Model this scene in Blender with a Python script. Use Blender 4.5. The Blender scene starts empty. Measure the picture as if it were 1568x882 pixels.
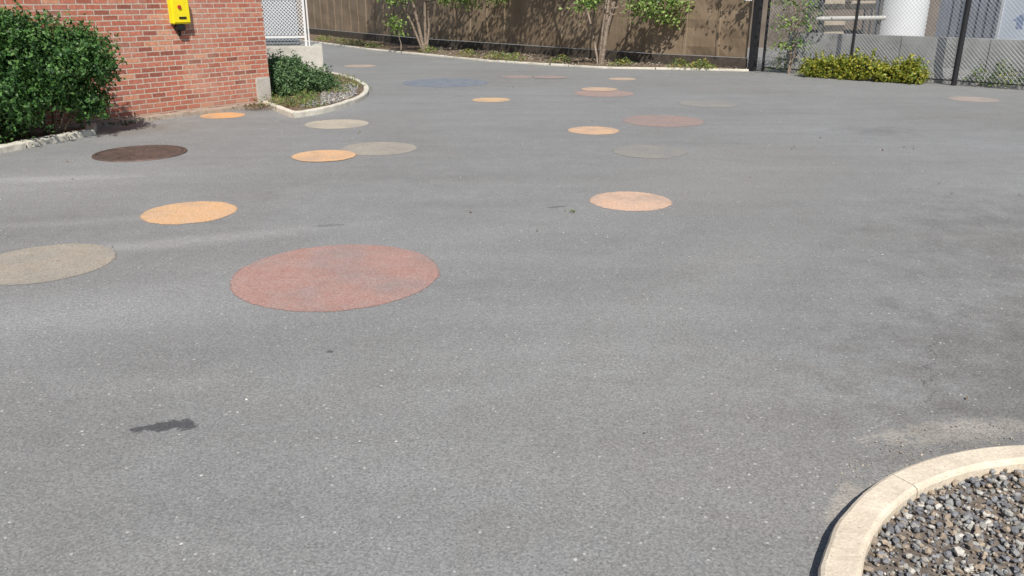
import bpy, bmesh, math, random
import numpy as np
from mathutils import Vector, Matrix, noise as mnoise
rng=np.random.default_rng(7); random.seed(7)
sc=bpy.context.scene
# ---------------------------------------------------------------- helpers
def link(o,parent=None):
    sc.collection.objects.link(o)
    if parent: o.parent=parent
    return o
def empty(name,loc=(0,0,0),rz=0):
    o=bpy.data.objects.new(name,None); o.location=loc; o.rotation_euler=(0,0,rz); o.empty_display_size=.2
    return link(o)
def meshobj(name,verts,faces,mat=None,parent=None,loc=(0,0,0),rz=0,smooth=False,cols=None):
    m=bpy.data.meshes.new(name); m.from_pydata([tuple(v) for v in verts],[],[tuple(f) for f in faces])
    if cols is not None:
        a=m.color_attributes.new('Col','FLOAT_COLOR','POINT')
        a.data.foreach_set('color',np.asarray(cols,dtype=np.float32).ravel())
    if mat: m.materials.append(mat)
    if smooth: m.polygons.foreach_set('use_smooth',[True]*len(m.polygons))
    m.update()
    o=bpy.data.objects.new(name,m); o.location=loc; o.rotation_euler=(0,0,rz)
    return link(o,parent)
def bm_obj(name,bm,mat,parent=None,loc=(0,0,0),rz=0,smooth=False):
    m=bpy.data.meshes.new(name); bm.to_mesh(m); bm.free()
    if mat: m.materials.append(mat)
    if smooth: m.polygons.foreach_set('use_smooth',[True]*len(m.polygons))
    o=bpy.data.objects.new(name,m); o.location=loc; o.rotation_euler=(0,0,rz)
    return link(o,parent)
def add_box(bm,c,s,bev=0,rz=0):
    r=bmesh.ops.create_cube(bm,size=1)
    vs=r['verts']; M=Matrix.Translation(c)@Matrix.Rotation(rz,4,'Z')@Matrix.Diagonal((s[0],s[1],s[2],1))
    bmesh.ops.transform(bm,matrix=M,verts=vs)
    if bev:
        es=list({e for v in vs for e in v.link_edges})
        bmesh.ops.bevel(bm,geom=es,offset=bev,segments=2,affect='EDGES')
def add_cyl(bm,a,b,r1,r2=None,n=8,caps=True):
    r2=r1 if r2 is None else r2
    a=Vector(a);b=Vector(b);d=b-a
    r=bmesh.ops.create_cone(bm,cap_ends=caps,segments=n,radius1=r1,radius2=r2,depth=d.length)
    M=Matrix.Translation((a+b)/2)@d.to_track_quat('Z','Y').to_matrix().to_4x4()
    bmesh.ops.transform(bm,matrix=M,verts=r['verts'])
def boxobj(name,c,s,mat,parent=None,bev=0,rz=0):
    bm=bmesh.new(); add_box(bm,(0,0,0),s,bev); return bm_obj(name,bm,mat,parent,c,rz)

class NT:
    def __init__(s,tree): s.t=tree; s.N=tree.nodes; s.L=tree.links
    def n(s,ty,ins=None,**kw):
        x=s.N.new(ty)
        for k,v in kw.items(): setattr(x,k,v)
        for k,v in (ins or {}).items():
            if hasattr(v,'is_output'): s.L.new(v,x.inputs[k])
            else: x.inputs[k].default_value=v
        return x
    def noise(s,vec,scale,detail=4,rough=.55,dist=0):
        return s.n('ShaderNodeTexNoise',{'Vector':vec,'Scale':scale,'Detail':detail,'Roughness':rough,'Distortion':dist}).outputs['Fac']
    def voro(s,vec,scale,feature='F1'):
        return s.n('ShaderNodeTexVoronoi',{'Vector':vec,'Scale':scale},feature=feature)
    def mr(s,val,a,b,c,d,smooth=False):
        x=s.n('ShaderNodeMapRange',{'Value':val,'From Min':a,'From Max':b,'To Min':c,'To Max':d})
        if smooth: x.interpolation_type='SMOOTHSTEP'
        return x.outputs['Result']
    def math(s,op,a,b=0,clamp=False):
        x=s.n('ShaderNodeMath',{0:a,1:b},operation=op,use_clamp=clamp); return x.outputs[0]
    def mix(s,fac,a,b,bt='MIX'):
        x=s.n('ShaderNodeMix',data_type='RGBA',blend_type=bt)
        for i,v in ((0,fac),(6,a),(7,b)):
            if hasattr(v,'is_output'): s.L.new(v,x.inputs[i])
            else: x.inputs[i].default_value=v
        return x.outputs[2]
    def scale(s,col,f):
        if not hasattr(col,'is_output'): col=tuple(col)[:3]
        x=s.n('ShaderNodeVectorMath',{0:col},operation='SCALE')
        if hasattr(f,'is_output'): s.L.new(f,x.inputs['Scale'])
        else: x.inputs['Scale'].default_value=f
        return x.outputs[0]
def C(r,g,b): return (r,g,b,1)
def newmat(name):
    m=bpy.data.materials.new(name); m.use_nodes=True; m.node_tree.nodes.clear()
    nt=NT(m.node_tree); return m,nt
def finish(nt,color,rough=.85,bump=None,bstr=.4,bdist=.01,metal=0,spec=.3,trans=0,hole=None):
    b=nt.n('ShaderNodeBsdfPrincipled',{'Base Color':color,'Roughness':rough,'Metallic':metal,'Specular IOR Level':spec})
    if bump is not None:
        bp=nt.n('ShaderNodeBump',{'Height':bump,'Strength':bstr,'Distance':bdist}); nt.L.new(bp.outputs[0],b.inputs['Normal'])
    sh=b.outputs[0]
    if trans:
        t=nt.n('ShaderNodeBsdfTranslucent',{'Color':color}); sh=nt.n('ShaderNodeMixShader',{0:trans,1:sh,2:t.outputs[0]}).outputs[0]
    if hole is not None:
        t=nt.n('ShaderNodeBsdfTransparent'); sh=nt.n('ShaderNodeMixShader',{0:hole,1:sh,2:t.outputs[0]}).outputs[0]
    o=nt.n('ShaderNodeOutputMaterial'); nt.L.new(sh,o.inputs[0])
def simple(name,col,rough=.7,var=.15,sc_=8,metal=0,bstr=.15,spec=.3,stain=None):
    m,nt=newmat(name); p=nt.n('ShaderNodeTexCoord').outputs['Object']
    n1=nt.noise(p,sc_,4); f=nt.mr(n1,.3,.7,1-var,1+var)
    c=nt.scale(C(*col),f)
    if stain:
        n2=nt.noise(p,1.7,6,.65); c=nt.mix(nt.mr(n2,.5,.7,0,.7),c,C(*stain))
    finish(nt,c,rough,n1,bstr,.01,metal,spec); return m

# ---------------------------------------------------------------- asphalt
PATCH=[ # x,y,rx,ry,rot(deg),colour,amount
 (-4.4,7.1,1.3,.75,10,(.38,.38,.38),.32),
 (-4.3,7.35,.7,.14,8,(.46,.46,.455),.35),
 (-2.35,5.3,1.3,.14,22,(.43,.42,.41),.35),
 (-2.4,4.0,1.7,.5,25,(.34,.34,.34),.35),
 (-3.1,5.9,.9,.1,16,(.40,.40,.39),.25),
 (-.2,5.6,2.4,.35,35,(.33,.325,.32),.2),
 (2.1,7.6,1.6,.9,50,(.32,.30,.275),.3),
 (1.2,4.6,1.5,.35,55,(.31,.30,.285),.2),
 (.2,3.2,1.2,1.1,20,(.28,.275,.265),.3),
 (1.0,2.6,1.0,.7,20,(.25,.235,.215),.4),
 (1.75,2.76,.36,.09,10,(.44,.40,.345),.55),
 (1.12,2.29,.15,.05,50,(.42,.38,.33),.5),
 (2.6,3.4,1.2,.7,30,(.125,.115,.105),.5),
 (4.2,5.2,1.5,1.2,30,(.14,.13,.12),.35),
 (-1.354,2.80,.12,.040,12,(.085,.085,.09),.95),
 (-1.47,2.78,.03,.02,0,(.09,.09,.095),.9),
 (-.87,3.51,.022,.016,0,(.07,.07,.075),.8),
 (.35,6.3,.09,.03,20,(.11,.11,.11),.6),
 (-1.35,5.75,.12,.04,10,(.12,.12,.12),.5),
 (4.6,10.2,.5,.35,0,(.15,.15,.15),.5),
 (-3.8,12.35,.35,.3,30,(.13,.10,.08),.8),
 (-4.8,10.3,.7,.5,30,(.19,.165,.135),.5),
 (.3,13.,4.5,2.2,0,(.265,.27,.28),.3),
]
M_asph,nt=newmat('asphalt'); P=nt.n('ShaderNodeNewGeometry').outputs['Position']
big=nt.noise(P,.32,5,.6,.6)
mp=nt.n('ShaderNodeMapping',{'Vector':P,'Rotation':(0,0,math.radians(-52)),'Scale':(.35,2.2,1)}).outputs[0]
streak=nt.noise(mp,1.1,4,.6,.3)
mid=nt.noise(P,4,5,.7)
fine=nt.noise(P,95,2,.7)
v1=nt.voro(P,150); v1r=nt.n('ShaderNodeSeparateColor',{0:v1.outputs['Color']}).outputs[0]
f=nt.math('MULTIPLY',nt.mr(big,.3,.7,.93,1.07),nt.mr(streak,.3,.7,.935,1.065))
f=nt.math('MULTIPLY',f,nt.mr(mid,.3,.7,.93,1.07))
f=nt.math('MULTIPLY',f,nt.mr(fine,.3,.7,.82,1.18))
f=nt.math('MULTIPLY',f,nt.mr(v1r,0,1,.78,1.22))
col=nt.mix(nt.mr(big,.35,.65,0,1),C(.240,.237,.231),C(.238,.240,.240))
nnS=nt.mr(nt.noise(P,16,4,.7),.25,.75,-.7,.7); nnB=nt.mr(mid,.25,.75,-.7,.7)
for (x,y,rx,ry,rot,cc,am) in PATCH:
    mpp=nt.n('ShaderNodeMapping',{'Vector':P,'Location':(x,y,0),'Rotation':(0,0,math.radians(rot)),'Scale':(rx,ry,1000)},vector_type='TEXTURE').outputs[0]
    Ln_=nt.n('ShaderNodeVectorMath',{0:mpp},operation='LENGTH').outputs['Value']
    small=max(rx,ry)<.48
    L2=nt.math('ADD',Ln_,nnS if small else nnB)
    fac=nt.mr(L2,1.15 if small else 1.5,.65 if small else .1,0,am,True)
    col=nt.mix(fac,col,C(*cc))
col=nt.scale(col,f)
for (scl,rad,thr,cc,am) in ((38,.20,.92,C(.55,.54,.51),.7),(70,.26,.87,C(.10,.10,.10),.6),(13,.075,.86,C(.66,.64,.59),.8)):
    v=nt.voro(P,scl); r=nt.n('ShaderNodeSeparateColor',{0:v.outputs['Color']})
    a=nt.math('LESS_THAN',v.outputs['Distance'],rad); b=nt.math('GREATER_THAN',r.outputs[1],thr)
    col=nt.mix(nt.math('MULTIPLY',nt.math('MULTIPLY',a,b),am),col,cc)
mpc=nt.n('ShaderNodeMapping',{'Vector':P,'Location':(1.93,3.35,0),'Rotation':(0,0,math.radians(62)),'Scale':(.42,1,1000)},vector_type='TEXTURE').outputs[0]
sc3=nt.n('ShaderNodeSeparateXYZ',{0:mpc}); wv=nt.mr(nt.noise(P,7,4,.7),.2,.8,-.09,.09)
cl=nt.math('LESS_THAN',nt.math('ABSOLUTE',nt.math('ADD',sc3.outputs[1],wv)),.0035); ce=nt.math('LESS_THAN',nt.math('ABSOLUTE',sc3.outputs[0]),1.0)
col=nt.mix(nt.math('MULTIPLY',nt.math('MULTIPLY',cl,ce),.7),col,C(.06,.06,.06))
hgt=nt.math('ADD',fine,nt.math('MULTIPLY',v1r,.5))
finish(nt,col,.8,hgt,.4,.005,spec=.3)
def paint_mat(name,col,wear,r,seed=0):
    m,nt=newmat(name)
    P=nt.n('ShaderNodeNewGeometry').outputs['Position']
    P2=nt.n('ShaderNodeVectorMath',{0:P,1:(seed*3.1,seed*1.7,0)},operation='ADD').outputs[0]
    n1=nt.noise(P2,2.4,7,.65); n2=nt.noise(P2,70,3,.7); n4=nt.noise(P2,6,5,.7)
    v1=nt.voro(P,150); v1r=nt.n('ShaderNodeSeparateColor',{0:v1.outputs['Color']}).outputs[0]
    grain=nt.math('MULTIPLY',nt.mr(n2,.3,.7,.84,1.16),nt.mr(v1r,0,1,.80,1.20))
    pc=nt.mix(nt.mr(n4,.35,.7,0,.30),C(*col),C(.46,.43,.40))      # chalky sun-bleached areas
    w=nt.math('ADD',nt.mr(n1,.44,.70,0,.55),nt.mr(n2,.50,.72,0,.35)); w=nt.math('ADD',w,wear,True)
    c=nt.mix(w,pc,C(.245,.243,.238)); c=nt.scale(c,grain)
    O=nt.n('ShaderNodeTexCoord').outputs['Object']
    d=nt.n('ShaderNodeVectorMath',{0:O},operation='LENGTH').outputs['Value']
    d=nt.math('ADD',d,nt.mr(n4,.25,.75,-.012,.012)); d=nt.math('ADD',d,nt.mr(n2,.25,.75,-.016,.016))
    hole=nt.math('GREATER_THAN',d,r)
    hh=nt.math('ADD',n2,nt.math('MULTIPLY',v1r,.5))
    finish(nt,c,.85,hh,.4,.005,spec=.25,hole=hole); return m
# ---------------------------------------------------------------- ground
S=400
boxv=[(-S,-S,0),(S,-S,0),(S,S,0),(-S,S,0)]
meshobj('asphalt_ground',boxv,[(0,1,2,3)],M_asph)
def disc(name,x,y,r,mat,z=.002,seed=0):
    vs=[];N=96
    for i in range(N):
        a=2*math.pi*i/N; rr=r*1.10
        vs.append((math.cos(a)*rr,math.sin(a)*rr,0))
    return meshobj(name,vs,[list(range(N))],mat,loc=(x,y,z))
ORG=(.68,.41,.215); TAN=(.36,.32,.26); RED=(.385,.215,.18)
discs=[('orange',-4.10,11.54,.31,(.70,.36,.13),.0),('tan',-2.32,10.74,.42,(.46,.41,.32),.0),('tan',-1.48,8.93,.42,TAN,.1),
('orange',-1.99,8.48,.335,ORG,-.15),('orange',-2.53,6.13,.355,ORG,-.15),('tan',-2.98,4.86,.42,(.345,.30,.24),-.1),('red',-1.07,4.64,.62,RED,-.02),
('orange',.98,6.50,.335,(.66,.43,.30),-.1),('orange',1.03,10.2,.325,(.64,.41,.25),-.05),('orange',-.34,13.35,.305,(.66,.43,.23),-.05),
('red',2.05,11.03,.55,(.34,.215,.185),.2),('red',1.60,14.28,.52,(.39,.24,.20),.15),('orange',1.58,14.9,.33,(.58,.39,.26),.05),
('orange',2.25,16.84,.28,(.56,.40,.28),.1),('blue',-1.30,16.1,.83,(.145,.18,.235),.0),('orange',-3.67,20.06,.38,(.50,.36,.26),.15),
('tan',1.50,8.75,.40,(.30,.275,.225),.45),('tan',3.09,12.85,.46,(.32,.295,.25),.5),('orange',7.56,13.44,.37,(.44,.34,.28),.3),
('red',.1,17.3,.33,(.36,.235,.21),.3),('red',.8,17.2,.36,(.37,.235,.21),.3)]
for i,(n,x,y,r,c,w) in enumerate(discs):
    z=.006 if (x,y) in ((-1.99,8.48),(1.58,14.9),(.8,17.2)) else .002
    disc('painted_dot_'+n,x,y,r,paint_mat('road_paint_%s_%d'%(n,i),c,w,r,seed=i+1),z,i)
# ---------------------------------------------------------------- manhole cover
mh=empty('manhole_cover',(-4.0,8.63,0))
m_iron,nt=newmat('rusty_cast_iron'); p=nt.n('ShaderNodeTexCoord').outputs['Object']
n1=nt.noise(p,7,6,.7); n2=nt.noise(p,60,3,.7)
c=nt.mix(nt.mr(n1,.35,.65,0,1),C(.09,.068,.060),C(.16,.11,.09)); c=nt.scale(c,nt.mr(n2,.3,.7,.75,1.25)); finish(nt,c,.6,n2,.4,.004,.2)
bm=bmesh.new(); add_cyl(bm,(0,0,.001),(0,0,.012),.425,n=72)
for r in (.12,.2,.28,.36):
    k=int(r*60)
    for i in range(k):
        a=2*math.pi*i/k; add_box(bm,(math.cos(a)*r,math.sin(a)*r,.013),(.045,.022,.004),0,a)
bm_obj('lid',bm,m_iron,mh)
bm=bmesh.new(); vs=[]
N=72
for i in range(N):
    a=2*math.pi*i/N
    vs.append([bm.verts.new((math.cos(a)*r,math.sin(a)*r,z)) for r,z in ((.432,.002),(.434,.014),(.468,.012),(.475,.001))])
for i in range(N):
    for j in range(3): bm.faces.new((vs[i][j],vs[i][j+1],vs[(i+1)%N][j+1],vs[(i+1)%N][j]))
bm_obj('frame_ring',bm,m_iron,mh)
# ---------------------------------------------------------------- concrete / kerbs
def concrete(name,a,b,scale=6,stain=(.2,.19,.17),st=.5):
    m,nt=newmat(name); p=nt.n('ShaderNodeNewGeometry').outputs['Position']
    n1=nt.noise(p,scale,6,.65); n2=nt.noise(p,90,3,.7); n3=nt.noise(p,1.6,5,.7)
    c=nt.mix(nt.mr(n1,.35,.65,0,1),C(*a),C(*b)); c=nt.scale(c,nt.mr(n2,.3,.7,.85,1.15))
    c=nt.mix(nt.mr(n3,.5,.72,0,st),c,C(*stain))
    v=nt.voro(p,60); pit=nt.math('LESS_THAN',v.outputs['Distance'],.16)
    pr=nt.math('GREATER_THAN',nt.n('ShaderNodeSeparateColor',{0:v.outputs['Color']}).outputs[0],.7); pit=nt.math('MULTIPLY',pit,pr)
    c=nt.mix(nt.math('MULTIPLY',pit,.55),c,C(.16,.14,.11))
    finish(nt,c,.9,nt.math('SUBTRACT',nt.math('ADD',n2,n1),pit),.4,.006); return m
M_kerb=concrete('kerb_concrete',(.62,.53,.415),(.74,.65,.52),7,(.52,.42,.31),.5)
M_kerb2=concrete('granite_kerb',(.58,.54,.46),(.70,.66,.57),9)
M_conc=concrete('weathered_concrete',(.48,.46,.41),(.58,.56,.51),5)
def resample(pts,step):
    out=[Vector(pts[0])]
    for a,b in zip(pts[:-1],pts[1:]):
        a=Vector(a);b=Vector(b);n=max(1,int((b-a).length/step))
        for i in range(1,n+1): out.append(a.lerp(b,i/n))
    return out
def catmull(pts,k=8):
    P=[Vector(p) for p in pts]; P=[2*P[0]-P[1]]+P+[2*P[-1]-P[-2]]; out=[]
    for i in range(1,len(P)-2):
        for j in range(k):
            t=j/k; a,b,c,d=P[i-1:i+3]
            out.append(.5*((2*b)+(c-a)*t+(2*a-5*b+4*c-d)*t*t+(3*b-a-3*c+d)*t**3))
    out.append(P[-2]); return out
def kerb(name,pts,w,h,mat,side=1,joints=1.0,gap=.006,step=.05,parent=None,rough=.002,bev=.018):
    ps=resample(pts,step); bm=bmesh.new(); prof=[(0,-.02),(0,h-bev),(bev*.35,h-bev*.3),(bev,h),(w-bev,h),(w-bev*.3,h-bev*.4),(w,h-bev),(w,-.02)]
    rows=[]; segs=[]
    for i,p in enumerate(ps):
        t=(ps[min(i+1,len(ps)-1)]-ps[max(i-1,0)]).normalized(); n=Vector((t.y,-t.x))*side
        rows.append((p,t,n))
    cur=[];dist=0
    for i,(p,t,n) in enumerate(rows):
        if i: dist+=(p-rows[i-1][0]).length
        cur.append((p,t,n))
        if dist>=joints and i<len(rows)-2: segs.append(cur); cur=[(p,t,n)]; dist=0
    segs.append(cur)
    for s in segs:
        dz=random.uniform(-.004,.004); vr=[]
        for j,(p,t,n) in enumerate(s):
            off=Vector((0,0))
            if j==0: off=t*gap
            if j==len(s)-1: off=-t*gap
            r=[]
            for (a,z) in prof:
                q=p+off+n*a
                jit=mnoise.noise(Vector((q.x*9,q.y*9,z*9)))*rough*2
                r.append(bm.verts.new((q.x+n.x*jit,q.y+n.y*jit,z+dz+jit*(z>0))))
            vr.append(r)
        for a,b in zip(vr[:-1],vr[1:]):
            for k in range(len(prof)-1): bm.faces.new((a[k],a[k+1],b[k+1],b[k]))
        bm.faces.new(vr[0]); bm.faces.new(vr[-1])
    bmesh.ops.recalc_face_normals(bm,faces=bm.faces)
    return bm_obj(name,bm,mat,parent)
cx,cy,R=1.94,1.40,1.165
kp=[Vector((.70,-1.)),Vector((.75,.6))]+[Vector((cx-R*math.cos(a),cy+R*math.sin(a))) for a in np.linspace(-.1,math.pi/2-.05,22)]+[Vector((3.2,2.70)),Vector((6.,3.0))]
kerb('concrete_kerb',kp,.108,.070,M_kerb,side=1,joints=3.5,step=.03,rough=.004,gap=.0035,bev=.016)
def attrmat(name,rough=.8,bstr=.3,trans=0,spec=.3,sc_=60,var=.2):
    m,nt=newmat(name); a=nt.n('ShaderNodeAttribute',attribute_name='Col').outputs['Color']
    p=nt.n('ShaderNodeNewGeometry').outputs['Position']; n=nt.noise(p,sc_,2,.7)
    finish(nt,nt.scale(a,nt.mr(n,.3,.7,1-var,1+var)),rough,n,bstr,.004,spec=spec,trans=trans); return m
M_stone=attrmat('gravel_stone',.85,.5,sc_=150)
bmi=bmesh.new(); bmesh.ops.create_icosphere(bmi,subdivisions=1,radius=1); ICO_V=np.array([v.co[:] for v in bmi.verts]); ICO_F=np.array([[v.index for v in f.verts] for f in bmi.faces]); bmi.free()
GP=[(.19,.19,.20),(.24,.24,.24),(.30,.30,.29),(.38,.37,.34),(.31,.25,.19),(.15,.15,.16),(.50,.47,.42),(.37,.30,.23),(.22,.225,.24)]
def inpoly(x,y,poly):
    ins=False;n=len(poly)
    for i in range(n):
        x1,y1=poly[i];x2,y2=poly[(i+1)%n]
        if (y1>y)!=(y2>y) and x<(x2-x1)*(y-y1)/(y2-y1)+x1: ins=not ins
    return ins
def stones(name,poly,n,smin,smax,z0,pal=GP,layers=1.5):
    xs=[p[0] for p in poly];ys=[p[1] for p in poly]; V=[];F=[];Cc=[];k=0
    while k<n:
        x=random.uniform(min(xs),max(xs));y=random.uniform(min(ys),max(ys))
        if not inpoly(x,y,poly): continue
        s=smin+(smax-smin)*random.random()**2.2
        v=ICO_V*(1+rng.uniform(-.28,.28,(len(ICO_V),1)))*np.array([1,random.uniform(.6,1),random.uniform(.45,.8)])*s
        A=np.array(Matrix.Rotation(random.uniform(0,6.28),3,Vector((random.uniform(-.5,.5),random.uniform(-.5,.5),1)).normalized()))
        V.append(v@A.T+np.array([x,y,z0+random.random()*s*layers])); F.append(ICO_F+k*len(ICO_V))
        c=np.array(random.choice(pal))*random.uniform(.75,1.2); Cc.append(np.tile(np.append(c,1),(len(ICO_V),1))); k+=1
    return meshobj(name,np.concatenate(V).tolist(),np.concatenate(F).tolist(),M_stone,cols=np.concatenate(Cc))
inner=[]
psk=resample(kp,.06)
for i,p in enumerate(psk):
    t=(psk[min(i+1,len(psk)-1)]-psk[max(i-1,0)]).normalized(); q=p+Vector((t.y,-t.x))*.104; inner.append((q.x,q.y))
M_soil=simple('soil',(.17,.14,.115),.95,.4,30,bstr=.8)
bedpoly=inner+[(6,-1)]
gb=meshobj('soil_bed',[(x,y,.020) for x,y in bedpoly],[list(range(len(bedpoly)))],M_soil)
gp=[q for q in inner if q[1]>1.0 and q[0]<3.1]; gp=gp+[(3.1,gp[-1][1]),(3.1,1.0)]
stones('gravel_bed',gp,16500,.004,.0155,.022)

# ---------------------------------------------------------------- brick building
Cn=Vector((-3.77,12.85)); d=Vector((-.597,-.802)); ang=math.atan2(-d.y,-d.x)
L=7.6; A=Cn+d*L
bld=empty('brick_building',(A.x,A.y,0),ang)
M_brick,nt=newmat('red_brick'); p=nt.n('ShaderNodeTexCoord').outputs['Object']
sx=nt.n('ShaderNodeSeparateXYZ',{0:p})
uu=nt.math('ADD',sx.outputs[0],sx.outputs[1])
wob=nt.math('MULTIPLY',nt.math('SUBTRACT',nt.noise(p,5,2),.5),.014)
vec=nt.n('ShaderNodeCombineXYZ',{0:uu,1:nt.math('ADD',sx.outputs[2],wob),2:0.0}).outputs[0]
br=nt.n('ShaderNodeTexBrick',{'Vector':vec,'Color1':C(0,0,0),'Color2':C(1,1,1),'Mortar':C(.5,.5,.5),'Scale':1,'Mortar Size':.0082,'Mortar Smooth':.15,'Bias':0,'Brick Width':.205,'Row Height':.068})
rv=nt.n('ShaderNodeSeparateColor',{0:br.outputs['Color']}).outputs[0]
cr=nt.n('ShaderNodeValToRGB',{0:rv}); e=cr.color_ramp; e.elements[0].color=C(.27,.095,.07); e.elements[1].color=C(.62,.32,.22)
for pos,cc in ((.2,(.46,.155,.10)),(.5,(.52,.19,.125)),(.75,(.42,.15,.11)),(.9,(.58,.27,.165))):
    q=e.elements.new(pos); q.color=C(*cc)
n1=nt.noise(p,25,4,.7); n2=nt.noise(p,1.3,6,.7); n3=nt.noise(p,120,2,.7)
bc=nt.scale(cr.outputs[0],nt.mr(n1,.3,.7,.72,1.28)); bc=nt.scale(bc,nt.mr(n3,.3,.7,.88,1.12))
bc=nt.mix(nt.mr(n2,.5,.75,0,.5),bc,C(.6,.46,.36))
mc=nt.scale(C(.60,.49,.40),nt.mr(n1,.3,.7,.7,1.15))
bc=nt.mix(br.outputs['Fac'],bc,mc)
zz=nt.mr(sx.outputs[2],.0,.35,.55,0); bc=nt.mix(nt.math('MULTIPLY',zz,nt.mr(n1,.3,.7,0,1)),bc,C(.20,.12,.09))
h_=nt.math('SUBTRACT',nt.math('MULTIPLY',n1,.35),br.outputs['Fac'])
finish(nt,bc,.9,h_,.9,.010)
D=7.5;H=4.3
bm=bmesh.new(); add_box(bm,(L/2,D/2,H/2-.1),(L,D,H+.2)); bm_obj('brick_walls',bm,M_brick,bld)
M_roof=simple('roof_membrane',(.2,.2,.2)); M_white=simple('white_painted_metal',(.72,.73,.74),.4,.05,20,bstr=.03)
boxobj('roof',(L/2,D/2,H+.16),(L+.1,D+.1,.1),M_roof,bld,.02)
boxobj('parapet_coping',(L/2,D/2,H+.245),(L+.16,D+.16,.06),M_conc,bld,.01)
M_glass=simple('window_glass',(.03,.04,.05),.1,.1,2,spec=.6,bstr=0)
for wx in (1.2,3.2,5.2):
    boxobj('window_frame',(wx,-.01,3.2),(1.1,.06,1.2),M_white,bld,.01)
    boxobj('window_pane',(wx,-.045,3.2),(.96,.02,1.06),M_glass,bld)
    boxobj('window_sill',(wx,-.06,2.55),(1.3,.16,.08),M_conc,bld,.01)
bm=bmesh.new()
n=44
for i in range(n):
    x0=2.0+(L-2.0)*i/n
    add_box(bm,(x0+(L-2)/n/2,-.085-.03*random.random(),.012+.01*random.random()),((L-2)/n*1.02,.17+.06*random.random(),.065+.02*random.random()),.008,random.uniform(-.04,.04))
bm_obj('foundation_strip',bm,concrete('old_footing',(.34,.27,.21),(.46,.38,.31),12,(.18,.13,.10),.7),bld)
boxobj('corner_stone',(L-.13,.10,.22),(.27,.25,.40),concrete('corner_stone_mat',(.42,.38,.33),(.54,.50,.45),8),bld,.02)
M_yel=simple('yellow_enamel',(.90,.74,.02),.45,.06,10,bstr=.05); M_blk=simple('black_plastic',(.02,.02,.02),.5,.2,20)
M_redp=simple('red_button',(.45,.05,.03),.4)
eb=empty('emergency_call_box',(A.x,A.y,0),ang)
bx=L-1.42
bm=bmesh.new(); add_box(bm,(bx,-.05,1.40),(.27,.10,.34),.012); add_box(bm,(bx,-.106,1.40),(.235,.014,.30),.004); bm_obj('housing',bm,M_yel,eb)
bm=bmesh.new(); add_cyl(bm,(bx-.03,-.112,1.45),(bx-.03,-.128,1.45),.026,n=20); bm_obj('push_button',bm,M_redp,eb)
bm=bmesh.new(); add_box(bm,(bx+.005,-.116,1.31),(.11,.006,.03)); add_box(bm,(bx-.02,-.055,1.185),(.13,.09,.085),.012); add_cyl(bm,(bx-.02,-.03,1.15),(bx-.02,-.03,1.07),.018); 
bm_obj('speaker_and_conduit',bm,M_blk,eb)
sg=empty('warning_sign',(A.x,A.y,0),ang)
boxobj('panel',(L-.70,-.012,1.70),(.28,.012,.25),M_yel,sg,.003)
boxobj('lettering_band',(L-.70,-.0205,1.74),(.24,.003,.05),M_blk,sg)

# ---------------------------------------------------------------- foliage
M_leaf=attrmat('leaf',.5,.1,.3,.4,30,.15)
def leafmesh(name,pts,nrm,size,cols,parent=None,aspect=.55):
    n=len(pts); rn=rng.normal(size=(n,3))*.75+nrm; rn/=np.linalg.norm(rn,axis=1)[:,None]+1e-9
    t=np.cross(rn,rng.normal(size=(n,3))); t/=np.linalg.norm(t,axis=1)[:,None]+1e-9; b=np.cross(rn,t)
    s=size*rng.uniform(.6,1.25,n)[:,None]
    V=np.stack([pts-t*s*.5,pts+b*s*aspect*.5-t*s*.05+rn*s*.08,pts+t*s*.5,pts-b*s*aspect*.5-t*s*.05+rn*s*.08],1).reshape(-1,3)
    F=np.arange(4*n).reshape(-1,4); c=np.repeat(np.concatenate([cols,np.ones((n,1))],1),4,0)
    m=bpy.data.meshes.new(name); m.vertices.add(4*n); m.vertices.foreach_set('co',V.ravel())
    m.loops.add(4*n); m.loops.foreach_set('vertex_index',F.ravel()); m.polygons.add(n)
    m.polygons.foreach_set('loop_start',np.arange(0,4*n,4))
    a=m.color_attributes.new('Col','FLOAT_COLOR','POINT'); a.data.foreach_set('color',c.astype(np.float32).ravel())
    m.materials.append(M_leaf); m.update(calc_edges=True); m.validate()
    o=bpy.data.objects.new(name,m); return link(o,parent)
def palette(n,pal,w=None):
    idx=rng.choice(len(pal),n,p=w); return np.array(pal)[idx]*rng.uniform(.75,1.25,(n,1))
def blobleaves(blobs,n,rmin=.72,amp=.28):
    P_=[];N_=[]; vol=np.array([b[3]*b[4]*b[5] for b in blobs])**(2/3); vol/=vol.sum()
    for b,k in zip(blobs,(vol*n).astype(int)):
        u=rng.normal(size=(k,3)); u/=np.linalg.norm(u,axis=1)[:,None]
        r=rmin+(1.08-rmin)*rng.random((k,1))**.6
        lump=np.array([mnoise.noise(Vector((q[0]*2.6+b[0]*3,q[1]*2.6,q[2]*2.6+b[2]))) for q in u])[:,None]
        lump2=np.array([mnoise.noise(Vector((q[0]*7+b[0]*3,q[1]*7,q[2]*7+b[2]))) for q in u])[:,None]
        r=r*(1+amp*lump+amp*.9*lump2)
        P_.append(np.array(b[:3])+u*r*np.array(b[3:6])); N_.append(u)
    return np.concatenate(P_),np.concatenate(N_)
GB=[(.05,.12,.03),(.07,.175,.042),(.10,.22,.05),(.03,.08,.027),(.15,.28,.08)]
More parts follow.
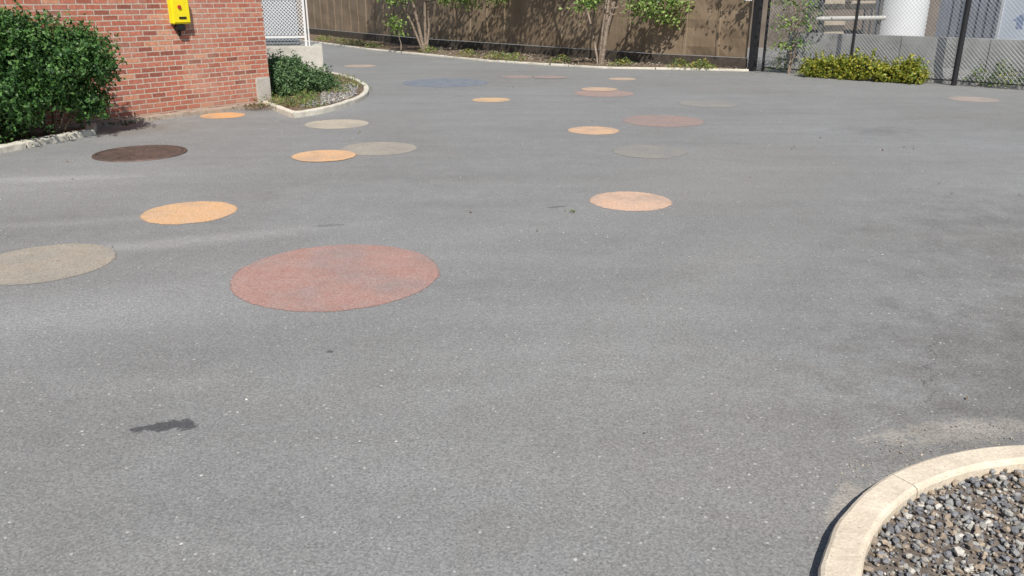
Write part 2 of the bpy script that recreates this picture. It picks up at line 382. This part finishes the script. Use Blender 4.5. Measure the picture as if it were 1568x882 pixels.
def shrub(name,blobs,n,size,pal,core=.72,corecol=(.012,.022,.010),stems=None,amp=.28,rmin=.72,sprigs=0):
    e=empty(name,(0,0,0))
    P_,N_=blobleaves(blobs,n,rmin,amp)
    if sprigs:
        idx=rng.choice(len(P_),sprigs); PP=[];NN=[]
        for i in idx:
            dr=N_[i]*.6+np.array([0,0,.7])+rng.normal(size=3)*.3; dr/=np.linalg.norm(dr); ln=rng.uniform(.08,.2)
            for k in range(14):
                PP.append(P_[i]+dr*ln*k/14+rng.normal(size=3)*.018); NN.append(N_[i])
        P_=np.concatenate([P_,PP]); N_=np.concatenate([N_,NN])
    keep=P_[:,2]>.015; P_,N_=P_[keep],N_[keep]
    leafmesh('foliage',P_,N_,size,palette(len(P_),pal),e)
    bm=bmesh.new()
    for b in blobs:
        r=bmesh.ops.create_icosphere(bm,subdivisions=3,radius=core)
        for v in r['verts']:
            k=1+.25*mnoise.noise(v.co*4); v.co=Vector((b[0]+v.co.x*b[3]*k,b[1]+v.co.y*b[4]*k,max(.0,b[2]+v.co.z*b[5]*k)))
    bm_obj('inner_twigs',bm,simple(name+'_twigs',corecol,.95,.4,40),e)  # dark filler core, blocks see-through; the shrub's inner shade put into its colour
    if stems:
        bm=bmesh.new()
        for a,b in stems: add_cyl(bm,a,b,.014,.007,6)
        bm_obj('stems',bm,simple(name+'_bark',(.12,.09,.06)),e)
    return e
bl=[(-6.15,9.05,.80,.70,.7,.58),(-5.45,9.55,.90,.52,.52,.42),(-6.0,9.2,1.14,.5,.5,.36),(-5.05,9.75,.98,.34,.34,.30),(-6.7,8.4,.75,.7,.7,.6),(-5.75,9.1,.48,.5,.45,.34),(-6.2,8.5,.45,.5,.5,.38),(-5.3,9.7,.58,.3,.3,.24),(-4.90,9.85,.80,.24,.24,.2),(-5.5,9.3,1.22,.25,.25,.22),(-6.5,8.7,1.30,.35,.35,.28),(-5.1,9.8,.40,.24,.24,.2)]
st=[((-5.5+.12*math.cos(i*1.7),9.62+.12*math.sin(i*2.3),0),(-5.45+.45*math.cos(i*1.7),9.65+.3*math.sin(i*2.3),.62)) for i in range(10)]
shrub('boxwood_bush',bl,46000,.052,GB,core=.5,stems=st,amp=.6,rmin=.5,sprigs=1800)
bj=[(-3.75,13.75,.24,.42,.4,.26),(-4.05,14.4,.33,.4,.5,.26),(-3.40,14.1,.18,.38,.35,.2),(-3.85,13.5,.2,.25,.25,.24),(-3.8,14.0,.42,.28,.3,.18)]
shrub('juniper_bush',bj,22000,.045,[(.09,.16,.065),(.13,.23,.095),(.055,.11,.045),(.17,.27,.11)],core=.62,amp=.45,rmin=.6,sprigs=600)
# ---------------------------------------------------------------- left planter
M_mulch=simple('mulch',(.17,.125,.09),.95,.5,40,bstr=1)
pk=[(-6.3,6.9),(-5.55,8.45),(-5.32,9.2),(-5.08,9.85),(-5.3,10.35)]
kerb('stone_kerb',pk,.12,.075,M_kerb2,side=-1,joints=.55,gap=.016,rough=.0045,bev=.018)
mp_=[(-6.35,6.9),(-5.62,8.45),(-5.4,9.2),(-5.16,9.85),(-5.36,10.35),(-5.75,10.35),(-8.3,6.9)]
meshobj('mulch_bed',[(x,y,.03) for x,y in mp_],[list(range(len(mp_)))],M_mulch)
# ---------------------------------------------------------------- corner planter
ck=[(-3.85,12.62),(-3.45,11.95),(-3.03,11.28)]
cv=[(-3.03,11.28),(-2.72,11.75),(-2.50,12.6),(-2.42,13.6),(-2.6,14.9),(-3.1,16.3),(-3.75,17.5),(-4.3,18.1)]
cvs=[(p.x,p.y) for p in catmull(cv,6)]
kerb('planter_kerb',ck+cvs[1:],.09,.08,M_kerb2,side=-1,joints=1.5,gap=.004,step=.12,rough=.003)
pp=ck+cvs[1:]+[(-6.0,18.1),(-5.0,15),(-3.9,12.9)]
def inset(pl,k=.08):
    cx_=-3.6;cy_=14.3; return [(x+(cx_-x)*k*.6,y+(cy_-y)*k*.5) for x,y in pl]
pin=inset(pp)
meshobj('planter_soil',[(x,y,.055) for x,y in pin],[list(range(len(pin)))],M_mulch)
stones('planter_gravel',[(-3.1,12.0),(-2.8,12.2),(-2.6,12.9),(-2.58,13.6),(-2.75,14.7),(-3.0,15.3),(-3.25,14.3),(-3.1,13.2)],4200,.008,.022,.055)
def weeds(name,spots,n,size,pal,h=.2,r=.15):
    P_=[]
    for (x,y) in spots:
        k=n//len(spots); a=rng.normal(size=(k,2))*r*.5; z=rng.random(k)**.8*h*np.exp(-(a**2).sum(1)/(r*r))
        P_.append(np.stack([x+a[:,0],y+a[:,1],.05+z],1))
    P_=np.concatenate(P_); N_=np.tile(np.array([0,-.4,.6]),(len(P_),1))
    return leafmesh(name,P_,N_,size,palette(len(P_),pal),None,.4)
WP=[(.12,.2,.05),(.2,.28,.06),(.08,.14,.04),(.3,.3,.1)]
weeds('planter_weeds',[(-3.4,12.4),(-3.2,12.9),(-3.0,12.1),(-2.85,14.6),(-3.0,15.2),(-3.5,12.3),(-3.3,16.2),(-3.8,12.8),(-2.9,13.7),(-3.35,13.2),(-3.1,12.5)],1900,.045,WP+[(.28,.2,.1)],.13,.3)
weeds('dry_plant_debris',[(-3.85,12.2),(-3.75,12.05),(-5.0,10.4),(-3.3,12.0)],300,.045,[(.16,.09,.05),(.2,.13,.07),(.08,.1,.03)],.03,.2)
# ---------------------------------------------------------------- landing with mesh railing
ld=empty('concrete_landing',(-5.50,18.85,0),.22)
boxobj('platform',(0,0,.27),(2.4,1.1,.55),M_conc,ld,.02)
boxobj('footing',(0,0,.04),(2.5,1.2,.1),M_conc,ld,.01)
rl=empty('mesh_railing',(-5.50,18.85,0),.22); M_galv=simple('galvanised_steel',(.55,.57,.60),.4,.08,30,.3,.05)
bm=bmesh.new()
def meshpanel(bm,a,b,z0,z1,sp,r,diag=True):
    a=Vector((a[0],a[1],0));b=Vector((b[0],b[1],0));Lp=(b-a).length;t=(b-a)/Lp;Hh=z1-z0
    def pt(s,z): return (a.x+t.x*s,a.y+t.y*s,z0+z)
    if diag:
        s=-Hh
        while s<Lp:
            s0=max(s,0);e0=min(s+Hh,Lp)
            if e0>s0+.01:
                add_cyl(bm,pt(s0,s0-s),pt(e0,e0-s),r,n=3,caps=False); add_cyl(bm,pt(s0,Hh-(s0-s)),pt(e0,Hh-(e0-s)),r,n=3,caps=False)
            s+=sp
    else:
        for i in range(int(Lp/sp)+1): add_cyl(bm,pt(i*sp,0),pt(i*sp,Hh),r,n=4,caps=False)
        for i in range(int(Hh/sp)+1): add_cyl(bm,pt(0,i*sp),pt(Lp,i*sp),r,n=4,caps=False)
ra=(-1.1,-.45);rb=(.86,-.45)
meshpanel(bm,ra,rb,.78,1.95,.075,.006,True)
bm_obj('wire_mesh',bm,M_white,rl)
bm=bmesh.new()
for x in (-1.1,-.1,.86): add_box(bm,(x,-.45,1.27),(.05,.05,1.46),.006)
for z in (.74,2.0): add_box(bm,(-.12,-.45,z),(1.98,.042,.045))
add_box(bm,(.93,-.45,1.27),(.03,.03,1.46),.004)
bm_obj('tube_frame',bm,M_white,rl)
cb=empty('electrical_cabinet',(-5.65,19.05,0),.22); M_cab=simple('grey_cabinet',(.30,.33,.37),.45,.06,5,bstr=.03)
boxobj('body',(0,0,1.38),(1.6,.5,1.66),M_cab,cb,.02)
for i in (-1,1): boxobj('door',(i*.39,-.26,1.38),(.74,.03,1.5),M_cab,cb,.008); boxobj('handle',(i*.08,-.29,1.3),(.03,.04,.16),M_blk,cb,.004)
# ---------------------------------------------------------------- tan metal fence
fl=[(5.35,18.95),(3.4,20.5),(-2.9,27.7),(-9.7,38),(-16,48)]
M_tan,nt=newmat('tan_panel_metal'); p=nt.n('ShaderNodeNewGeometry').outputs['Position']
n1=nt.noise(p,1.1,6,.65)
mpv=nt.n('ShaderNodeMapping',{'Vector':p,'Scale':(4,4,.3)}).outputs[0]; n3=nt.noise(mpv,1.5,4,.7)
c=nt.mix(nt.mr(n1,.35,.65,0,1),C(.205,.150,.100),C(.265,.200,.138)); c=nt.scale(c,nt.mr(n3,.3,.7,.82,1.14))
finish(nt,c,.55,n1,.4,.05,0,.3)
M_kick=simple('dark_timber',(.075,.062,.05),.85,.3,12)
fe=empty('metal_fence')
def ribrow(a,b,amp,pitch):
    a=Vector(a);b=Vector(b);Lp=(b-a).length;t=(b-a)/Lp;n=Vector((-t.y,t.x))
    if n.y>0: n=-n
    k=int(Lp/pitch); out=[]
    for i in range(k):
        s=i*Lp/k; pt_=Lp/k
        for (fr,o) in ((0,0),(.2,.0),(.4,.0),(.6,.0),(.86,0),(.885,amp),(.95,amp),(.975,0)):
            out.append((a+t*(s+fr*pt_),n,o))
    out.append((b,n,0)); return out
def ribbed(name,a,b,amp,pitch,z0,z1,mat,parent,dent=.0):
    rows=ribrow(a,b,amp,pitch); Z=np.linspace(z0,z1,12); V=[];F=[]
    for (q,n,o) in rows:
        for z in Z:
            dd=mnoise.noise(Vector((q.x*1.6,q.y*1.6,z*2.2)))*dent
            V.append((q.x+n.x*(o+dd),q.y+n.y*(o+dd),z))
    m=len(Z)
    for i in range(len(rows)-1):
        for j in range(m-1): F.append((i*m+j,(i+1)*m+j,(i+1)*m+j+1,i*m+j+1))
    return meshobj(name,V,F,mat,parent)
for i,(a,b) in enumerate(zip(fl[:-1],fl[1:])):
    ribbed('siding_%d'%i,a,b,.022,.75 if i else .8,.27,2.5,M_tan,fe,.03 if i else .085)
    a_=Vector(a);b_=Vector(b);t=(b_-a_);Ln=t.length;an=math.atan2(t.y,t.x);mid_=(a_+b_)/2
    nrm=Vector((-t.y,t.x)).normalized(); nrm=nrm if nrm.y<0 else -nrm
    q=mid_+nrm*.06; boxobj('kick_board_%d'%i,(q.x,q.y,.13),(Ln+.04,.05,.26),M_kick,fe,.005,an)
    q=mid_+nrm*.02; boxobj('cap_rail_%d'%i,(q.x,q.y,2.54),(Ln+.04,.10,.07),M_kick,fe,.005,an)
ve=[(5.3,18.55),(3.9,18.95),(2.1,19.35),(.6,20.4),(-.6,21.4),(-2.5,23.7),(-4.6,26.3),(-8,31.6),(-11,37),(-15,44)]
vp=ve+[(-16,48),(-9.7,38),(-2.9,27.7),(3.4,20.5),(5.35,18.95)]
meshobj('mulch_verge',[(x,y,.03) for x,y in vp],[list(range(len(vp)))],M_mulch)
kerb('verge_kerb',ve,.08,.045,M_kerb2,side=1,joints=2,gap=.01,step=.3)
stones('verge_gravel',vp[:6]+[(-2.9,27.7),(3.4,20.5),(5.35,18.95)],1500,.012,.03,.03,pal=[(.2,.17,.13),(.3,.26,.2),(.13,.1,.08),(.4,.36,.3)])
weeds('verge_weeds',[(4.35,18.95),(4.25,18.9),(3.85,19.1),(-.2,21.6),(-.5,21.9),(.1,21.2),(-4.4,26.6),(-5.0,27.8),(-6,29.5),(-5.5,28.6),(-2.4,24.4),(-7,31),(-6.6,30.4),(1.2,20.5),(-1.2,22.8),(2.6,19.6)],2600,.065,WP+[(.35,.28,.05)],.2,.3)
# ---------------------------------------------------------------- trees
M_bark,nt=newmat('pale_bark'); p=nt.n('ShaderNodeTexCoord').outputs['Object']
mpv=nt.n('ShaderNodeMapping',{'Vector':p,'Scale':(1,1,4)}).outputs[0]; n1=nt.noise(mpv,8,5,.7)
finish(nt,nt.mix(nt.mr(n1,.35,.65,0,1),C(.15,.11,.08),C(.36,.29,.23)),.85,n1,.5,.01)
def tree(name,base,stems,seed,leafn,lsize,pal,h=4.8,low=()):
    random.seed(seed); e=empty(name,(base[0],base[1],0)); bm=bmesh.new(); tips=[]
    def grow(p,dirv,r,length,depth):
        segs=5; q=Vector(p); dv=Vector(dirv).normalized()
        for i in range(segs):
            dv=(dv+Vector((random.uniform(-.16,.16),random.uniform(-.16,.16),.05 if depth<2 else -.04))).normalized()
            nq=q+dv*length/segs; r2=r*(1-.11*(1+depth*.3)); add_cyl(bm,q,nq,r,r2,7 if depth==0 else 5,False)
            q=nq;r=r2
            if depth>=1: tips.append((q.copy(),depth))
            if depth<3 and i>=(1 if depth else 2) and random.random()<(.95 if depth==0 else .75):
                a=random.uniform(0,6.28); sd=(dv*.6+Vector((math.cos(a),math.sin(a),random.uniform(-.05,.5)))).normalized()
                grow(q,sd,r*.5,length*(.52 if depth==0 else .55),depth+1)
        tips.append((q,3))
    for (dx,dy,r,l) in stems: grow((dx*.15,dy*.15,-.02),(dx,dy,1.0),r,l,0)
    for (sx_,sy_,sz,ex,ey,ez) in low:
        n=8; a=Vector((sx_,sy_,sz));b=Vector((ex,ey,ez))
        prev=a
        for i in range(1,n+1):
            t=i/n; q=a.lerp(b,t)+Vector((random.uniform(-.05,.05),random.uniform(-.05,.05),.25*math.sin(math.pi*t)*.6)); add_cyl(bm,prev,q,.014*(1-.6*t)+.004,.012*(1-.6*t)+.003,5,False); prev=q
            if i>=3: tips+= [(q.copy(),9)]*random.choice((2,3,5))
    bm_obj('trunk_and_limbs',bm,M_bark,e)
    P_=[]; k=max(1,leafn//len(tips))
    for (q,dep) in tips:
        sp=.20 if dep!=9 else .13
        kk=max(1,int(k*random.uniform(.3,1.8)))
        a=rng.normal(size=(kk,3))*np.array([sp,sp,sp*.75]); P_.append(np.array(q[:])+a+np.array([0,0,-.04]))
    P_=np.concatenate(P_); P_=P_[P_[:,2]>.5]
    leafmesh('foliage',P_,np.tile(np.array([0,-.4,.6]),(len(P_),1)),lsize,palette(len(P_),pal),e,.65)
    return e
TP=[(.17,.27,.06),(.24,.35,.09),(.32,.43,.12),(.10,.18,.04)]
tree('birch_tree',(-2.55,24.6),[(-.12,0,.05,4.2),(.10,.05,.045,4.4),(-.30,.15,.035,4.6),(.2,.1,.03,3.8),(-.40,.6,.03,4.2)],3,14000,.10,TP,
  low=[(.1,0,1.35,1.5,-.3,1.42),(.05,0,1.45,2.4,.1,1.5),(-.1,0,1.5,-1.0,-.2,1.5),(-.7,-.1,.1,-.85,-.1,1.0),(.1,0,1.6,2.0,-.5,1.6),(.1,0,1.6,-1.0,.3,1.7),(.1,0,1.7,.8,-.5,1.6)])
tree('birch_tree',(2.12,20.0),[(.14,0,.055,4.4),(.28,.25,.035,4.2),(-.10,.1,.028,3.8),(-.22,.5,.028,4.0)],11,14000,.09,TP,
  low=[(.15,0,1.15,1.7,-.2,1.1),(.2,0,1.3,2.2,.0,1.35),(.15,0,1.4,-.6,-.2,1.42),(.2,0,1.4,1.3,-.4,1.3),(.2,0,1.5,1.9,-.4,1.5),(.2,0,1.5,-.5,-.5,1.5),(.2,.1,1.6,2.4,.3,1.7)])
tree('sapling_tree',(6.0,18.0),[(.0,0,.02,2.4),(.12,0,.016,2.2)],5,2800,.08,TP,low=[(0,0,.5,.25,0,.6),(0,0,.3,-.2,0,.5),(0,0,.9,.35,0,1.0),(0,0,.9,-.25,0,1.0),(0,0,1.2,.4,0,1.3),(0,0,1.3,-.3,-.1,1.45),(0,0,.2,.2,-.1,.3)])
random.seed(99)
# ---------------------------------------------------------------- right yard
fp=[(5.6,18.55),(6.95,17.1),(8.35,15.6),(9.85,14.05),(11.3,12.5)]
cf=empty('chain_link_fence'); M_post=simple('black_steel',(.025,.025,.028),.45,.15,20); M_wire=simple('wire_galvanised',(.30,.31,.32),.45,.1,20,.2)
bm=bmesh.new()
for i,(x,y) in enumerate(fp): add_cyl(bm,(x,y,-.05),(x,y,2.5),.03 if i!=2 else .05,n=12); add_cyl(bm,(x,y,2.5),(x,y,2.54),.05,.02,12)
for a,b in zip(fp[:-1],fp[1:]):
    add_cyl(bm,(*a,2.42),(*b,2.42),.022,n=8); add_cyl(bm,(*a,.09),(*b,.09),.012,n=6)
bm_obj('posts_and_rails',bm,M_post,cf)
bm=bmesh.new()
for a,b in zip(fp[:-1],fp[1:]): meshpanel(bm,a,b,.08,2.4,.075,.0034,True)
bm_obj('chain_link_mesh',bm,M_wire,cf)
gpst=empty('gate_post'); boxobj('post',(5.42,18.75,1.25),(.16,.14,2.5),M_post,gpst,.01,.7); boxobj('post_cap',(5.42,18.75,2.53),(.17,.17,.04),M_post,gpst,.01,.7)
boxobj('small_sign',(5.18,18.72,1.60),(.16,.01,.22),M_white,gpst,.002,-.2)
cw=empty('concrete_wall'); M_wallc=concrete('barrier_concrete',(.34,.34,.335),(.47,.465,.45),2.5,(.24,.23,.21),.6)
dv=(Vector(fp[-1])-Vector(fp[0])).normalized(); nb=Vector((-dv.y,dv.x)); 
if nb.y<0: nb=-nb
an=math.atan2(dv.y,dv.x)
s=0.35;i=0
while s<8.2:
    w=2.45 if i!=1 else 1.62
    q=Vector(fp[0])+dv*(s+w/2)+nb*.42
    bm=bmesh.new(); prof=[(-.16,0),(-.16,.10),(-.11,.28),(-.10,.84),(.10,.84),(.11,.28),(.16,.10),(.16,0)]
    e0=[bm.verts.new((-w/2+.01,a,z)) for a,z in prof]; e1=[bm.verts.new((w/2-.01,a,z)) for a,z in prof]
    for k in range(8): bm.faces.new((e0[k],e1[k],e1[(k+1)%8],e0[(k+1)%8]))
    bm.faces.new(e0); bm.faces.new(e1); bmesh.ops.recalc_face_normals(bm,faces=bm.faces)
    bm_obj('barrier_section_%d'%i,bm,M_wallc,cw,(q.x,q.y,0),an); s+=w; i+=1
bp=[]
for i in range(13):
    q=Vector((6.25,17.3)).lerp(Vector((7.75,15.85)),i/12); bp.append((q.x+random.uniform(-.08,.08),q.y+.05,.15+random.uniform(-.05,.08),.2,.2,.15+random.uniform(0,.13)))
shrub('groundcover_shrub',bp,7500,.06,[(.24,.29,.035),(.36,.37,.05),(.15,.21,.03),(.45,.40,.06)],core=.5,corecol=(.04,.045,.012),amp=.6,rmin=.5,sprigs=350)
weeds('fence_weeds',[(8.7,15.4),(9.0,15.1),(9.3,14.9),(9.0,15.3),(7.9,16.1),(5.9,18.3)],900,.07,WP,.45,.22)
tk=empty('storage_tank',(9.62,21.0,0))
M_tank=simple('white_tank',(.74,.76,.78),.4,.04,3,bstr=.02)
bm=bmesh.new(); add_cyl(bm,(0,0,.12),(0,0,3.2),.60,n=64); add_cyl(bm,(0,0,3.2),(0,0,3.5),.60,.15,n=64); bm_obj('shell',bm,M_tank,tk)
bm=bmesh.new(); 
for z in (.14,2.2,3.18): add_cyl(bm,(0,0,z-.012),(0,0,z+.012),.608,n=64)
add_cyl(bm,(0,0,0),(0,0,.12),.7,n=32); add_cyl(bm,(-.5,.55,0),(-.5,.55,3.2),.03); bm_obj('bands_and_pipe',bm,M_galv,tk)
M_beige=simple('beige_metal',(.42,.36,.28),.6,.1,4,bstr=.05); M_brn=simple('brown_cladding',(.16,.13,.105),.7,.2,2); M_dk=simple('dark_grey_steel',(.10,.10,.10),.6)
M_pipe=simple('pale_pipe',(.50,.49,.46),.5,.1,6)
rk=empty('pipe_rack'); bm=bmesh.new()
for x in (7.35,8.75):
    for y in (20.2,21.0): add_box(bm,(x,y,1.25),(.08,.08,2.5))
add_box(bm,(8.05,21.0,1.55),(1.4,.06,.5)); add_box(bm,(8.05,21.0,.6),(1.4,.06,.4))
bm_obj('frame',bm,M_dk,rk)
bm=bmesh.new()
for (z,r) in ((1.08,.05),(1.62,.05)): add_cyl(bm,(7.2,20.1,z),(8.85,20.1,z+.02),r,n=12)
bm_obj('white_pipes',bm,M_pipe,rk)
bm=bmesh.new(); add_box(bm,(7.75,20.5,.84),(.5,.4,.36),.02); add_box(bm,(8.4,20.55,1.38),(.6,.4,.2),.02); add_box(bm,(7.7,20.55,1.45),(.5,.4,.35),.02); bm_obj('stacked_crates',bm,M_beige,rk)
wh=empty('warehouse'); 
boxobj('wall',(11.0,27.5,2.6),(13,.3,5.2),M_brn,wh); boxobj('roof_edge',(11.0,27.4,5.25),(13.2,.6,.15),M_galv,wh)
ct=empty('shipping_container',(14.0,20.5,0),-.78); M_ct=simple('blue_grey_steel',(.17,.19,.23),.6,.12,3)
bm=bmesh.new(); n=30
for i in range(n):
    x=-3+6*i/n+.1; add_box(bm,(x,-1.2,1.3),(.11,.05,2.4),.008)
add_box(bm,(0,0,1.3),(6,2.36,2.45),.01); 
for x in (-3,3): add_box(bm,(x,-1.2,1.3),(.14,.14,2.6))
for z in (.06,2.55): add_box(bm,(0,-1.2,z),(6.1,.12,.12))
bm_obj('corrugated_body',bm,M_ct,ct)
tr=empty('box_trailer',(12.1,16.45,0),-.80); M_tr=simple('pale_blue_panel',(.46,.51,.59),.45,.05,2,bstr=.02); M_blue=simple('blue_marking',(.20,.26,.40),.5)
bm=bmesh.new(); add_box(bm,(0,0,2.0),(4.2,2.2,2.7),.03); bm_obj('body',bm,M_tr,tr)
bm=bmesh.new()
for x in (-2.05,-1.0,0,1.0,2.05): add_box(bm,(x,-1.11,2.0),(.05,.03,2.6))
add_box(bm,(0,-1.11,.68),(4.2,.05,.1)); bm_obj('rails',bm,M_galv,tr)
bm=bmesh.new(); 
for x in (-1.2,1.0,1.5):
    for y in (-.95,.95): add_cyl(bm,(x,y-.12,.4),(x,y+.12,.4),.4,n=24)
bm_obj('wheels',bm,M_blk,tr)
vv=[(-.30,0),(0,.28),(.30,0),(.12,0),(.12,-.3),(-.12,-.3),(-.12,0)]
meshobj('arrow_marking',[(-1.68+a*.5,-1.104,1.12+b*.5) for a,b in vv],[[0,1,2,3,4,5,6]],M_blue,tr)
# ---------------------------------------------------------------- ground litter
def litter():
    P_=[];c=[]
    spots=[(3.15,8.95),(3.1,8.85),(4.05,8.75),(4.45,8.85),(.47,6.15),(.5,6.12),(.43,6.13),(-1.9,10.0),(.3,9.6)]
    for s in spots:
        for k in range(2): P_.append((s[0]+random.uniform(-.03,.03),s[1]+random.uniform(-.03,.03),.014)); c.append((.16,.07,.03) if s[0]>2 else (.16,.22,.05))
    for k in range(60): P_.append((random.uniform(-5,8),random.uniform(3,18),.010)); c.append(random.choice([(.16,.12,.08),(.22,.16,.1),(.3,.26,.2)]))
    leafmesh('fallen_leaves',np.array(P_),np.tile([0,0,1.5],(len(P_),1)),.030,np.array(c))
litter()
stones('loose_pebbles',[(-5,1.6),(3.0,2.9),(8,8),(6,14),(-2,14),(-5,9)],260,.003,.008,.001,pal=[(.6,.58,.52),(.45,.42,.38),(.25,.24,.23)])
stones('roadside_grit',[(1.05,2.4),(1.2,2.3),(1.5,2.5),(1.8,2.62),(2.2,2.66),(2.1,2.82),(1.7,2.82),(1.35,2.66)],300,.0015,.005,.001,pal=[(.5,.44,.36),(.4,.35,.3),(.3,.27,.24)])

# ---------------------------------------------------------------- light, sky, camera
el=math.radians(49); az=Vector((.12,-.99,0)).normalized()
Sd=Vector((az.x*math.cos(el),az.y*math.cos(el),math.sin(el)))
sun=bpy.data.lights.new('sun','SUN'); sun.energy=5.0; sun.angle=math.radians(.5); sun.color=(1,.955,.88)
so=bpy.data.objects.new('sun',sun); so.rotation_euler=Sd.to_track_quat('Z','Y').to_euler(); so.location=Sd*30; link(so)
w=bpy.data.worlds.new('World'); sc.world=w; w.use_nodes=True; wt=w.node_tree; wt.nodes.clear()
sk=wt.nodes.new('ShaderNodeTexSky'); sk.sky_type='NISHITA'; sk.sun_disc=False; sk.sun_elevation=el; sk.sun_rotation=math.atan2(az.x,az.y)
bg=wt.nodes.new('ShaderNodeBackground'); bg.inputs[1].default_value=.085; wo=wt.nodes.new('ShaderNodeOutputWorld')
wt.links.new(sk.outputs[0],bg.inputs[0]); wt.links.new(bg.outputs[0],wo.inputs[0])
cam=bpy.data.cameras.new('camera'); cam.sensor_width=36; cam.lens=36*1231/1568; cam.clip_end=1500; cam.clip_start=.05
co=bpy.data.objects.new('camera',cam); co.location=(0,0,1.6); co.rotation_euler=(math.radians(70),0,0); link(co); sc.camera=co
sc.view_settings.view_transform='Standard'; sc.view_settings.look='None'; sc.view_settings.exposure=0
